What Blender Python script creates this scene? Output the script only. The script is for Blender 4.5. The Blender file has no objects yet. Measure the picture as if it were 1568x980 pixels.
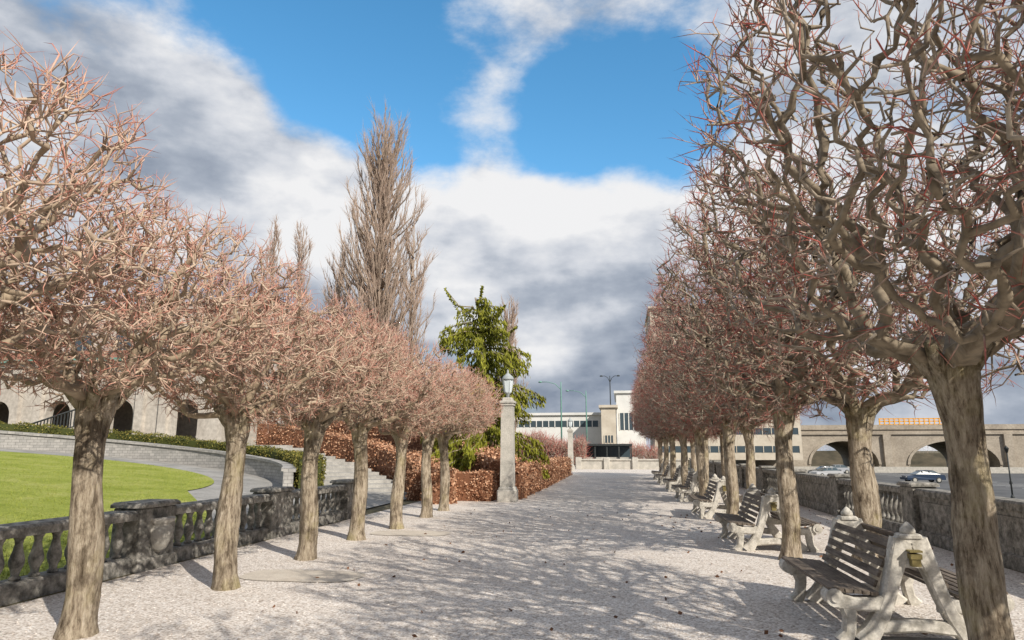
import bpy, math, random
import numpy as np
import bmesh
from mathutils import Vector
random.seed(3)
rng = np.random.default_rng(3)
scene = bpy.context.scene
COL = scene.collection

# ------------------------------------------------------------------ helpers
class MB:
    def __init__(s):
        s.V=[]; s.F=[]; s.M=[]; s.T=[]; s.S=[]; s.n=0
    def add(s, v, f, mat=0, tip=0.0, smooth=False):
        v=np.asarray(v,float).reshape(-1,3)
        fl=f.tolist() if isinstance(f,np.ndarray) else f
        n=s.n
        s.F += [[i+n for i in q] for q in fl]
        s.M += [mat]*len(fl); s.S += [smooth]*len(fl)
        s.V.append(v)
        t=np.asarray(tip,float)
        s.T.append(np.full(len(v),float(t)) if t.ndim==0 else t)
        s.n += len(v)
    def box(s,x0,x1,y0,y1,z0,z1,mat=0):
        v=[(x0,y0,z0),(x1,y0,z0),(x1,y1,z0),(x0,y1,z0),(x0,y0,z1),(x1,y0,z1),(x1,y1,z1),(x0,y1,z1)]
        s.add(v,[[0,3,2,1],[4,5,6,7],[0,1,5,4],[1,2,6,5],[2,3,7,6],[3,0,4,7]],mat)
    def cbox(s,x0,x1,y0,y1,z0,z1,c=0.02,mat=0):
        a=[(x0+c,y0),(x1-c,y0),(x1,y0+c),(x1,y1-c),(x1-c,y1),(x0+c,y1),(x0,y1-c),(x0,y0+c)]
        cx,cy=(x0+x1)/2,(y0+y1)/2
        def ins(p):
            return (p[0]+(c if p[0]<cx else -c), p[1]+(c if p[1]<cy else -c))
        v=[(p[0],p[1],z0) for p in a]+[(p[0],p[1],z1-c) for p in a]+[(ins(p)[0],ins(p)[1],z1) for p in a]
        f=[[7,6,5,4,3,2,1,0],[16,17,18,19,20,21,22,23]]
        for k in (0,8):
            for i in range(8):
                j=(i+1)%8
                f.append([k+i,k+j,k+8+j,k+8+i])
        s.add(v,f,mat)
    def lathe(s,prof,c,seg=10,mat=0,smooth=True,rot=0):
        v=[];f=[]
        for r,z in prof:
            for i in range(seg):
                a=2*math.pi*i/seg+rot
                v.append((c[0]+r*math.cos(a),c[1]+r*math.sin(a),c[2]+z))
        for k in range(len(prof)-1):
            for i in range(seg):
                j=(i+1)%seg
                f.append([k*seg+i,k*seg+j,(k+1)*seg+j,(k+1)*seg+i])
        f.append(list(range(seg-1,-1,-1)))
        f.append([(len(prof)-1)*seg+i for i in range(seg)])
        s.add(v,f,mat,smooth=smooth)
    def tube(s,pts,rad,sides=8,mat=0,tip=0.0,wob=0.0,cap=True,radmul=None):
        pts=np.asarray(pts,float); n=len(pts)
        rad=np.asarray(rad,float)*np.ones(n)
        d=np.gradient(pts,axis=0); d/=np.linalg.norm(d,axis=1)[:,None]+1e-9
        ref=np.array([1.0,0.05,0.02]) if abs(d[:,0]).mean()<0.8 else np.array([0.05,0.02,1.0])
        u=np.cross(d,ref); u/=np.linalg.norm(u,axis=1)[:,None]+1e-9
        w=np.cross(d,u)
        a=np.arange(sides)*2*math.pi/sides
        rr=rad[:,None]*(1+wob*rng.standard_normal((n,sides)))
        if radmul is not None: rr=rr*radmul
        v=pts[:,None,:]+rr[:,:,None]*(np.cos(a)[None,:,None]*u[:,None,:]+np.sin(a)[None,:,None]*w[:,None,:])
        f=[]
        for k in range(n-1):
            for i in range(sides):
                j=(i+1)%sides
                f.append([k*sides+i,k*sides+j,(k+1)*sides+j,(k+1)*sides+i])
        if cap: 
            f.append(list(range(sides-1,-1,-1))); f.append([(n-1)*sides+i for i in range(sides)])
        t=tip if np.ndim(tip)==0 else np.repeat(np.asarray(tip,float),sides)
        s.add(v.reshape(-1,3),f,mat,t,True)
    def prism_xz(s,poly,y0,y1,mat=0):
        n=len(poly)
        v=[(x,y0,z) for x,z in poly]+[(x,y1,z) for x,z in poly]
        f=[list(range(n)),list(range(2*n-1,n-1,-1))]
        for i in range(n):
            j=(i+1)%n
            f.append([i,n+i,n+j,j])
        s.add(v,f,mat)
    def ribbon_xz(s,pts,wid,y0,y1,mat=0):
        pts=np.asarray(pts,float); d=np.gradient(pts,axis=0); d/=np.linalg.norm(d,axis=1)[:,None]
        nrm=np.stack([-d[:,1],d[:,0]],1); wid=np.asarray(wid,float)*np.ones(len(pts))
        A=pts+nrm*wid[:,None]/2; B=pts-nrm*wid[:,None]/2
        c=0.018; n=len(pts); v=[]
        ti=1-2*c/wid
        Ai=pts+nrm*wid[:,None]/2*ti[:,None]; Bi=pts-nrm*wid[:,None]/2*ti[:,None]
        for i in range(n):
            v+=[(A[i,0],y0+c,A[i,1]),(A[i,0],y1-c,A[i,1]),(Ai[i,0],y1,Ai[i,1]),(Bi[i,0],y1,Bi[i,1]),
                (B[i,0],y1-c,B[i,1]),(B[i,0],y0+c,B[i,1]),(Bi[i,0],y0,Bi[i,1]),(Ai[i,0],y0,Ai[i,1])]
        f=[]
        for i in range(n-1):
            for k in range(8):
                l=(k+1)%8
                f.append([i*8+k,i*8+l,(i+1)*8+l,(i+1)*8+k])
        f.append(list(range(8))); f.append([(n-1)*8+k for k in range(7,-1,-1)])
        s.add(v,f,mat)
    def mesh(s,name,mats):
        me=bpy.data.meshes.new(name)
        V=np.concatenate(s.V)
        me.from_pydata(V.tolist(),[],s.F)
        for m in mats: me.materials.append(m)
        me.polygons.foreach_set("material_index",s.M)
        me.polygons.foreach_set("use_smooth",s.S)
        at=me.attributes.new("tip",'FLOAT','POINT')
        at.data.foreach_set("value",np.concatenate(s.T))
        me.update()
        return me
    def obj(s,name,mats,loc=(0,0,0),parent=None,fixn=False):
        me=s.mesh(name,mats)
        if fixn: fixnormals(me)
        return put(name,me,loc,parent)
def fixnormals(me):
    bm=bmesh.new(); bm.from_mesh(me); bmesh.ops.recalc_face_normals(bm,faces=bm.faces); bm.to_mesh(me); bm.free()
def put(name,me,loc=(0,0,0),parent=None,rot=0,scale=(1,1,1)):
    o=bpy.data.objects.new(name,me); COL.objects.link(o)
    o.location=loc; o.rotation_euler=(0,0,rot); o.scale=scale
    if parent: o.parent=parent
    return o
def empty(name,loc=(0,0,0)):
    return put(name,None,loc)

# ------------------------------------------------------------------ materials
def nt(name):
    m=bpy.data.materials.new(name); m.use_nodes=True
    t=m.node_tree; return m,t,t.nodes['Principled BSDF']
def mixc(t,f,a,b,mode='MIX'):
    n=t.nodes.new('ShaderNodeMix'); n.data_type='RGBA'; n.blend_type=mode
    for k,v in ((0,f),(6,a),(7,b)):
        if hasattr(v,'default_value') or hasattr(v,'links'): t.links.new(v,n.inputs[k])
        elif k==0: n.inputs[0].default_value=v
        else: n.inputs[k].default_value=(*v,1) if len(v)==3 else v
    return n.outputs[2]
def noise(t,scale,detail=5,rough=.6,vec=None,stretch=None):
    n=t.nodes.new('ShaderNodeTexNoise'); n.inputs['Scale'].default_value=scale
    n.inputs['Detail'].default_value=detail; n.inputs['Roughness'].default_value=rough
    if vec is None:
        tc=t.nodes.new('ShaderNodeTexCoord'); vec=tc.outputs['Object']
    if stretch:
        mp=t.nodes.new('ShaderNodeMapping'); mp.inputs['Scale'].default_value=stretch
        t.links.new(vec,mp.inputs[0]); vec=mp.outputs[0]
    t.links.new(vec,n.inputs['Vector'])
    return n.outputs[0]
def ramp(t,f,stops):
    n=t.nodes.new('ShaderNodeValToRGB'); el=n.color_ramp.elements
    while len(el)<len(stops): el.new(0.5)
    for e,(p,c) in zip(el,stops):
        e.position=p; e.color=(*c,1) if len(c)==3 else c
    t.links.new(f,n.inputs[0]); return n.outputs[0]
def bump(t,b,h,strength=.4,dist=.02):
    n=t.nodes.new('ShaderNodeBump'); n.inputs['Strength'].default_value=strength; n.inputs['Distance'].default_value=dist
    t.links.new(h,n.inputs['Height']); t.links.new(n.outputs[0],b.inputs['Normal'])
def two(name,a,b,scale=3,rough=.85,bs=.3,bd=.01,lo=.35,hi=.65,stretch=None,fine=None):
    m,t,p=nt(name)
    n=noise(t,scale,6,.65,stretch=stretch)
    c=ramp(t,n,[(lo,a),(hi,b)])
    if fine:
        f=noise(t,fine,3,.6); c=mixc(t,.55,c,ramp(t,f,[(.3,(.45,.45,.45)),(.7,(1,1,1))]),'MULTIPLY')
    t.links.new(c,p.inputs['Base Color']); p.inputs['Roughness'].default_value=rough
    p.inputs['Specular IOR Level'].default_value=.25
    bump(t,p,noise(t,(fine or scale*8),4,.7,stretch=stretch),bs,bd)
    return m
def attrmat(name,stops,rough=.8,nscale=3,namt=.5,dark=.5,det=2):
    m,t,p=nt(name)
    a=t.nodes.new('ShaderNodeAttribute'); a.attribute_name='tip'
    c=ramp(t,a.outputs['Fac'],stops)
    n=noise(t,nscale,det,.6)
    c=mixc(t,namt,c,ramp(t,n,[(.35,(dark,dark*.96,dark*.92)),(.62,(1,1,1))]),'MULTIPLY')
    t.links.new(c,p.inputs['Base Color']); p.inputs['Roughness'].default_value=rough
    p.inputs['Specular IOR Level'].default_value=.2
    return m

M_branch=attrmat('branch_bark',[(0,(.30,.245,.175)),(.28,(.46,.39,.31)),(.5,(.54,.40,.32)),(.75,(.54,.20,.16)),(1,(.52,.08,.065))],.7,9,.8,.38,3)
M_branchL=attrmat('branch_bark_pale',[(0,(.38,.30,.21)),(.3,(.64,.50,.38)),(.6,(.70,.48,.37)),(1,(.62,.20,.15))],.7,7,.7,.5,3)
def barkmat():
    m,t,p=nt('trunk_bark')
    n=noise(t,26,7,.75,stretch=(1,1,.17))
    c=ramp(t,n,[(.38,(.15,.115,.08)),(.46,(.34,.275,.20)),(.55,(.49,.41,.305)),(.68,(.66,.57,.45))])
    g=noise(t,1.6,4,.65)
    c=mixc(t,ramp(t,g,[(.48,(0,0,0)),(.68,(.5,.5,.5))]),c,(.42,.37,.14))
    g2=noise(t,5,5,.7,stretch=(1,1,.6))
    c=mixc(t,.75,c,ramp(t,g2,[(.40,(.42,.40,.38)),(.50,(1,1,1))]),'MULTIPLY')
    t.links.new(c,p.inputs['Base Color']); p.inputs['Roughness'].default_value=.9
    p.inputs['Specular IOR Level'].default_value=.15
    bump(t,p,n,1.0,.05)
    return m
M_bark=barkmat()
M_poplar=attrmat('poplar_bark',[(0,(.36,.29,.23)),(.5,(.46,.35,.28)),(1,(.50,.36,.28))],.8,.3,.4)
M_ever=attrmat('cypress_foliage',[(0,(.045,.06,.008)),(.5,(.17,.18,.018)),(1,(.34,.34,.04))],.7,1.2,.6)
M_copper=attrmat('beech_leaves',[(0,(.24,.11,.06)),(.5,(.54,.28,.16)),(1,(.76,.50,.33))],.7,1.5,.5)
M_boxw=attrmat('boxwood_leaves',[(0,(.06,.07,.018)),(.5,(.16,.16,.035)),(1,(.30,.24,.06))],.7,1.5,.4)
M_dead=attrmat('dry_leaf',[(0,(.10,.05,.03)),(1,(.30,.15,.08))],.8,5,.2)
M_stone=two('weathered_stone',(.13,.125,.11),(.44,.415,.37),9,.9,.5,.01,.36,.64,fine=40)
M_stone2=two('pale_stone',(.46,.44,.39),(.66,.62,.55),2.5,.85,.3,.01,fine=30)
M_concrete=two('bench_concrete',(.42,.39,.33),(.74,.70,.62),8,.85,.35,.006,.34,.58,fine=50)
M_wood=two('bench_wood',(.10,.08,.065),(.29,.24,.19),5,.75,.4,.004,stretch=(6,.6,6),fine=20)
M_brass=two('fixture_metal',(.16,.13,.05),(.25,.2,.08),10,.5)
M_dark=two('dark_metal',(.03,.035,.035),(.06,.065,.065),6,.5,.1)
M_step=two('step_stone',(.32,.31,.29),(.52,.50,.46),3,.9,.3,fine=30)
M_walk=two('walkway_stone',(.28,.27,.25),(.44,.42,.39),1.2,.9,.3,fine=20)
M_asph=two('asphalt',(.10,.10,.102),(.17,.17,.17),.4,.9,.2,fine=10)
M_beige=two('beige_stucco',(.52,.46,.37),(.64,.58,.48),.7,.9,.1)
M_pale=two('pale_stucco',(.52,.47,.41),(.66,.61,.54),.5,.9,.1,fine=4)
M_white=two('white_panel',(.66,.66,.63),(.78,.77,.74),.4,.8,.05)
M_roof=two('clay_roof',(.30,.12,.08),(.44,.21,.14),1.2,.9,.3,fine=6)
M_copperg=two('copper_patina',(.14,.30,.25),(.20,.38,.32),2,.7,.1)
M_grn=two('ground_cover',(.09,.09,.045),(.22,.18,.12),.6,.95,.6,.05,fine=5)
def glassmat():
    m,t,p=nt('window_glass'); p.inputs['Base Color'].default_value=(.06,.085,.10,1)
    p.inputs['Roughness'].default_value=.12
    bump(t,p,noise(t,.6,2),.03,.05); return m
M_glass=glassmat()
def lawnmat():
    m,t,p=nt('lawn_grass')
    a=noise(t,.9,7,.75); c=ramp(t,a,[(.32,(.27,.32,.05)),(.5,(.38,.42,.09)),(.70,(.50,.49,.17))])
    f=noise(t,22,5,.8); c=mixc(t,.8,c,ramp(t,f,[(.38,(.45,.48,.35)),(.60,(1,1,1))]),'MULTIPLY')
    t.links.new(c,p.inputs['Base Color']); p.inputs['Roughness'].default_value=.9
    p.inputs['Specular IOR Level'].default_value=.1
    bump(t,p,f,.8,.05); return m
M_lawn=lawnmat()
def gravelmat():
    m,t,p=nt('gravel')
    tc=t.nodes.new('ShaderNodeTexCoord')
    v=t.nodes.new('ShaderNodeTexVoronoi'); v.inputs['Scale'].default_value=46
    t.links.new(tc.outputs['Object'],v.inputs['Vector'])
    sep=t.nodes.new('ShaderNodeSeparateColor'); t.links.new(v.outputs['Color'],sep.inputs[0])
    c=ramp(t,sep.outputs[0],[(0,(.42,.36,.31)),(.22,(.70,.63,.565)),(.6,(.84,.78,.715)),(1,(.93,.89,.84))])
    d=ramp(t,v.outputs['Distance'],[(.35,(1,1,1)),(.85,(.6,.57,.53))])
    c=mixc(t,.8,c,d,'MULTIPLY')
    b=noise(t,.5,6,.65); c=mixc(t,.55,c,ramp(t,b,[(.3,(.78,.76,.74)),(.62,(1,1,1))]),'MULTIPLY')
    b2=noise(t,5,4,.6); c=mixc(t,.45,c,ramp(t,b2,[(.3,(.8,.78,.76)),(.6,(1,1,1))]),'MULTIPLY')
    t.links.new(c,p.inputs['Base Color']); p.inputs['Roughness'].default_value=.95
    p.inputs['Specular IOR Level'].default_value=.15
    inv=t.nodes.new('ShaderNodeMath'); inv.operation='SUBTRACT'; inv.inputs[0].default_value=1
    t.links.new(v.outputs['Distance'],inv.inputs[1])
    bump(t,p,inv.outputs[0],.5,.010); return m
M_gravel=gravelmat()

# ------------------------------------------------------------------ camera
YAW=math.radians(8.87); PITCH=math.radians(10.8)
cam=bpy.data.cameras.new('camera'); camo=bpy.data.objects.new('camera',cam); COL.objects.link(camo)
cam.lens=24; cam.sensor_width=36; cam.clip_end=6000; cam.clip_start=.05
camo.location=(0,0,1.6); camo.rotation_euler=(math.pi/2+PITCH,0,YAW)
scene.camera=camo
def skydir(u,v):
    a=(u-784)/1045; b=(490-v)/1045
    hf=math.cos(PITCH)-b*math.sin(PITCH); z=math.sin(PITCH)+b*math.cos(PITCH)
    x=a*math.cos(YAW)-hf*math.sin(YAW); y=a*math.sin(YAW)+hf*math.cos(YAW)
    return Vector((x,y,z)).normalized()

# ------------------------------------------------------------------ world + sun
EL=math.radians(34); AZ=math.radians(135)
w=bpy.data.worlds.new("World"); scene.world=w; w.use_nodes=True
t=w.node_tree; N=t.nodes; Lk=t.links
for n in list(N): N.remove(n)
out=N.new('ShaderNodeOutputWorld')
sky=N.new('ShaderNodeTexSky'); sky.sky_type='NISHITA'; sky.sun_disc=False
sky.sun_elevation=EL; sky.sun_rotation=AZ; sky.air_density=1.0; sky.dust_density=.3; sky.ozone_density=1.6
hs=N.new('ShaderNodeHueSaturation'); hs.inputs['Saturation'].default_value=1.28; hs.inputs['Value'].default_value=1.5
hs.inputs['Hue'].default_value=.488
Lk.new(sky.outputs[0],hs.inputs['Color'])
bg1=N.new('ShaderNodeBackground'); bg1.inputs[1].default_value=.145; Lk.new(hs.outputs[0],bg1.inputs[0])
tc=N.new('ShaderNodeTexCoord'); D=tc.outputs['Generated']
def math2(op,a,b=None,c=None):
    n=N.new('ShaderNodeMath'); n.operation=op
    for i,v in enumerate((a,b,c)):
        if v is None: continue
        if isinstance(v,(int,float)): n.inputs[i].default_value=v
        else: Lk.new(v,n.inputs[i])
    return n.outputs[0]
def mrange(v,a,b,c,d):
    n=N.new('ShaderNodeMapRange'); n.interpolation_type='SMOOTHSTEP'
    Lk.new(v,n.inputs[0])
    for i,x in zip((1,2,3,4),(a,b,c,d)): n.inputs[i].default_value=x
    return n.outputs[0]
def blob(u,v,r,wt):
    d=skydir(u,v); n=N.new('ShaderNodeVectorMath'); n.operation='DOT_PRODUCT'
    Lk.new(D,n.inputs[0]); n.inputs[1].default_value=d
    ro=r/1045*1.35
    return mrange(n.outputs['Value'],math.cos(ro),math.cos(ro*.15),0,wt)
def wnoise(scale,detail,rough,off=(0,0,0),sc=(1,1,1.8),dist=0):
    mp=N.new('ShaderNodeMapping'); mp.inputs['Scale'].default_value=sc; mp.inputs['Location'].default_value=off
    Lk.new(D,mp.inputs[0])
    n=N.new('ShaderNodeTexNoise'); n.inputs['Scale'].default_value=scale; n.inputs['Detail'].default_value=detail
    n.inputs['Roughness'].default_value=rough; n.inputs['Distortion'].default_value=dist
    Lk.new(mp.outputs[0],n.inputs['Vector']); return n.outputs[0]
sepd=N.new('ShaderNodeSeparateXYZ'); Lk.new(D,sepd.inputs[0]); Z=sepd.outputs[2]; Y=sepd.outputs[1]
blobs=[(20,190,300,.5),(240,240,190,.4),(400,280,150,.4),(520,320,130,.25),(640,330,170,.42),(860,360,150,.42),(980,440,190,.35),
       (730,80,110,.36),(930,10,90,.30),(390,100,70,.26),(1300,250,260,.25),(1500,130,300,.3),
       (540,60,180,-.42),(950,190,130,-.42),(300,0,170,-.32),(640,190,100,-.22),(480,190,70,-.20),(830,200,90,-.26)]
acc=mrange(Z,.17,.42,.52,.0)
for b in blobs: acc=math2('ADD',acc,blob(*b))
back=mrange(Y,.35,-.15,0,1)     # unseen grey cloud added behind the viewer to cut ambient light
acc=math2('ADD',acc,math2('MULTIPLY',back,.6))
acc=math2('ADD',acc,mrange(Z,.68,.85,0,.4))  # cloud added overhead, out of frame, to lower the ambient light
n1=wnoise(4.4,9,.60)
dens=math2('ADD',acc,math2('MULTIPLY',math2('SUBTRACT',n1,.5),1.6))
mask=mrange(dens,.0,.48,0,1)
n2=wnoise(4.4,4,.55,off=(.09,-.09,.14))
lit=math2('SUBTRACT',n1,n2)
sh=math2('ADD',math2('MULTIPLY',lit,2.3),math2('MULTIPLY',math2('SUBTRACT',wnoise(3.4,6,.55,off=(3.3,1,2.4),sc=(1,1,2.8)),.5),1.5))
sh=math2('ADD',sh,mrange(Z,.0,.36,-.16,.12))
sh=math2('SUBTRACT',sh,mrange(dens,.6,1.4,0,.12))
sh=math2('SUBTRACT',sh,math2('MULTIPLY',back,.36))  # added rear cloud kept dark so it gives less sky light
for b in [(870,325,110,.34),(395,300,110,.30),(640,290,140,.26),(900,520,90,.22),(950,590,110,-.22),(960,430,130,-.18),(60,150,200,-.06),(760,460,130,.08)]: sh=math2('ADD',sh,blob(*b))
shc=N.new('ShaderNodeValToRGB'); e=shc.color_ramp.elements
e[0].position=0; e[0].color=(.27,.32,.41,1); e[1].position=1; e[1].color=(.95,.95,.96,1)
k=e.new(.36); k.color=(.45,.50,.585,1); k=e.new(.66); k.color=(.70,.73,.79,1)
Lk.new(math2('ADD',sh,.60),shc.inputs[0])
bg2=N.new('ShaderNodeBackground'); bg2.inputs[1].default_value=.93; Lk.new(shc.outputs[0],bg2.inputs[0])
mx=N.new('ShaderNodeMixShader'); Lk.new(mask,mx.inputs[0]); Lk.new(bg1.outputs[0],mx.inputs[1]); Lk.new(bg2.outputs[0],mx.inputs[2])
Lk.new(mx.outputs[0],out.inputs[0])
sun=bpy.data.lights.new('sun','SUN'); sun.energy=5.0; sun.angle=math.radians(.5); sun.color=(1,.93,.83)
suno=bpy.data.objects.new('sun',sun); COL.objects.link(suno)
sd=Vector((math.sin(AZ)*math.cos(EL),math.cos(AZ)*math.cos(EL),math.sin(EL)))
suno.rotation_euler=sd.to_track_quat('Z','Y').to_euler(); suno.location=(20,-20,30)
scene.view_settings.view_transform='Standard'; scene.view_settings.look='None'; scene.view_settings.exposure=0

# ------------------------------------------------------------------ ground
xs=[-3000,-400,-100,-31.444,-20,-7,5.66,5.70,60,400,3000]; zs=[2.2,2.2,2.2,2.2,1.17,0,0,-2.2,-2.2,-2.2,-2.2]
ys=[-300,-20,0,30,70,200,800,4000]
m=MB(); v=[];f=[]
for y in ys:
    for x,z in zip(xs,zs): v.append((x,y,z))
nx=len(xs)
for j in range(len(ys)-1):
    for i in range(nx-1): f.append([j*nx+i,j*nx+i+1,(j+1)*nx+i+1,(j+1)*nx+i])
m.add(v,f); m.obj('ground',[M_grn])
m=MB(); m.add([(-6.35,-15,.004),(5.2,-15,.004),(5.2,62,.004),(-6.35,62,.004)],[[0,1,2,3]])
# loose stones lying on the gravel
n=9000; px=rng.uniform(-6.2,5.1,n); py=1.5+rng.random(n)**1.6*16; ps=rng.uniform(.004,.011,n)
pz=.004+ps*.25
O=np.array([[1,0,0],[0,1,0],[-1,0,0],[0,-1,0],[0,0,.7]])
ra=rng.random(n)*6.28; ca,sa=np.cos(ra),np.sin(ra)
V=np.stack([np.stack([px+ps*(o[0]*ca-o[1]*sa)*(1 if i%2 else 1.4),py+ps*(o[0]*sa+o[1]*ca),pz+ps*o[2]-(.25*ps if o[2]==0 else 0)],1) for i,o in enumerate(O)],1).reshape(-1,3)
b=np.arange(n)[:,None]*5
m.add(V,np.concatenate([b+np.array([[k,(k+1)%4,4]]) for k in range(4)]))
m.obj('gravel_path',[M_gravel])
m=MB(); m.add([(-20,62.0,.006),(5.6,62.0,.006),(5.6,96,.006),(-20,96,.006)],[[0,1,2,3]]); m.obj('pavement',[M_walk])
m=MB(); m.add([(8,0,-2.19),(90,0,-2.19),(75,137,-2.19),(12,137,-2.19)],[[0,1,2,3]]); 
m.obj('road',[M_asph])
m=MB()
for y in range(20,136,8): m.box(27,27.15,y,y+3,-2.189,-2.184,0)
for y in range(60,130,3): m.box(40,45,y,y+.12,-2.189,-2.184,0)
m.obj('road_marking',[M_white])
m=MB(); m.cbox(20,20.5,10,137,-2.2,-2.06,.03); m.obj('road_kerb',[M_stone2])
m=MB()
for cx,cy in ((-4.1,8.75),(-4.1,13.4)):
    k=14; top=[(cx+.8*math.copysign(abs(math.cos(a))**.6,math.cos(a)),cy+.42*math.copysign(abs(math.sin(a))**.6,math.sin(a)),.012) for a in [2*math.pi*i/k for i in range(k)]]
    m.add(top,[list(range(k))])
m.obj('paving_slab',[two('slab_stone',(.60,.53,.44),(.72,.65,.55),4,.9,.2,fine=60)])
C=(-20,17)
def arc(r,a0,a1,n): return [(C[0]+r*math.cos(math.radians(a0+(a1-a0)*i/n)),C[1]+r*math.sin(math.radians(a0+(a1-a0)*i/n))) for i in range(n+1)]
def plane_z(x): return .09*(-x-7)
def strip(name,A,B,dz,mat):
    m=MB(); n=len(A)
    v=[(x,y,plane_z(x)+dz) for x,y in A]+[(x,y,plane_z(x)+dz) for x,y in B]
    m.add(v,[[i,n+i,n+i+1,i+1] for i in range(n-1)]); return m.obj(name,[mat])
poly=[(-7.1,-10),(-7.1,11.5),(-9.3,14.8)]+arc(8,8,170,40)+[(-31,17),(-31,-10)]
m=MB(); m.add([(x,y,plane_z(x)+.03) for x,y in poly],[list(range(len(poly)))])
n=26000; gx=-7.2-rng.random(n)**1.4*15; gy=rng.uniform(4,25,n)
ok=((gy<11.5)|((gx+20)**2+(gy-17)**2<62)|((gx<-7.2-(gy-11.5)*.72)&(gy<17.5))); gx=gx[ok]; gy=gy[ok]; n=len(gx)
gh=rng.uniform(.025,.07,n); ga=rng.random(n)*6.28; gz=plane_z(gx)+.028
V=np.stack([np.stack([gx-.008*np.cos(ga),gy-.008*np.sin(ga),gz],1),np.stack([gx+.008*np.cos(ga),gy+.008*np.sin(ga),gz],1),np.stack([gx+rng.normal(0,.02,n),gy+rng.normal(0,.02,n),gz+gh],1)],1).reshape(-1,3)
m.add(V,np.arange(3*n).reshape(n,3))
m.obj('lawn',[M_lawn])
strip('stone_walkway',arc(8.0,0,175,50),arc(10.15,-20,175,50),.012,M_walk)
m=MB(); m.add([(-6.8,11.7,.03),(-7,24,.03),(-9.5,24,.235),(-12.3,17.5,.49),(-9.4,14.5,.23)],[[0,4,3,2,1]]); m.obj('stone_landing',[M_walk])
def curvewall(m,r0,r1,a0,a1,n,zb,zt,mat=0):
    v=[];f=[]
    for i in range(n+1):
        a=math.radians(a0+(a1-a0)*i/n)
        for r in (r0,r1):
            x=C[0]+r*math.cos(a); y=C[1]+r*math.sin(a)
            v+= [(x,y,zb(x,a)),(x,y,zt(x,a))]
    for i in range(n):
        q=i*4; p=q+4
        f+=[[q,p,p+1,q+1],[q+2,q+3,p+3,p+2],[q+1,p+1,p+3,q+3]]
    f+=[[0,1,3,2],[n*4,n*4+2,n*4+3,n*4+1]]
    m.add(v,f,mat)
def brickmat(name,c1,c2,cm,sc):
    m,t,p=nt(name); tc=t.nodes.new('ShaderNodeTexCoord')
    mp=t.nodes.new('ShaderNodeMapping'); mp.inputs['Rotation'].default_value=(math.pi/2,0,0); t.links.new(tc.outputs['Object'],mp.inputs[0])
    b=t.nodes.new('ShaderNodeTexBrick'); b.inputs['Scale'].default_value=sc; b.inputs['Mortar Size'].default_value=.015
    b.inputs['Color1'].default_value=(*c1,1); b.inputs['Color2'].default_value=(*c2,1); b.inputs['Mortar'].default_value=(*cm,1)
    t.links.new(mp.outputs[0],b.inputs['Vector'])
    n=noise(t,5,6,.7); c=mixc(t,.6,b.outputs[0],ramp(t,n,[(.3,(.5,.5,.5)),(.7,(1,1,1))]),'MULTIPLY')
    t.links.new(c,p.inputs['Base Color']); p.inputs['Roughness'].default_value=.9; bump(t,p,n,.4,.02); return m
M_ashlar=brickmat('ashlar_stone',(.34,.33,.31),(.46,.44,.41),(.2,.19,.18),2.2)
m=MB()
curvewall(m,10.15,10.45,22,178,60,lambda x,a:plane_z(x)-.1,lambda x,a: plane_z(x)+.62)
curvewall(m,10.08,10.52,22,178,60,lambda x,a:plane_z(x)+.62,lambda x,a:plane_z(x)+.72)
m.obj('retaining_wall',[M_ashlar],fixn=True)
m=MB(); ns=14
for i in range(ns):
    a0=28+i*3; zt=.14+i*.12
    A=arc(11.6,a0,a0+3.3,2)+arc(14.3,a0+3.3,a0,2)
    n=len(A); v=[(x,y,0) for x,y in A]+[(x,y,zt+.0005*i) for x,y in A]
    f=[list(range(n-1,-1,-1)),[n+k for k in range(n)]]+[[k,(k+1)%n,n+(k+1)%n,n+k] for k in range(n)]
    m.add(v,f)
A=arc(11.6,70,110,10)+arc(14.3,110,70,10); n=len(A)
m.add([(x,y,0) for x,y in A]+[(x,y,1.83) for x,y in A],[list(range(n-1,-1,-1)),[n+k for k in range(n)]]+[[k,(k+1)%n,n+(k+1)%n,n+k] for k in range(n)])
m.obj('stone_stairs',[M_step],fixn=True)

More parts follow.
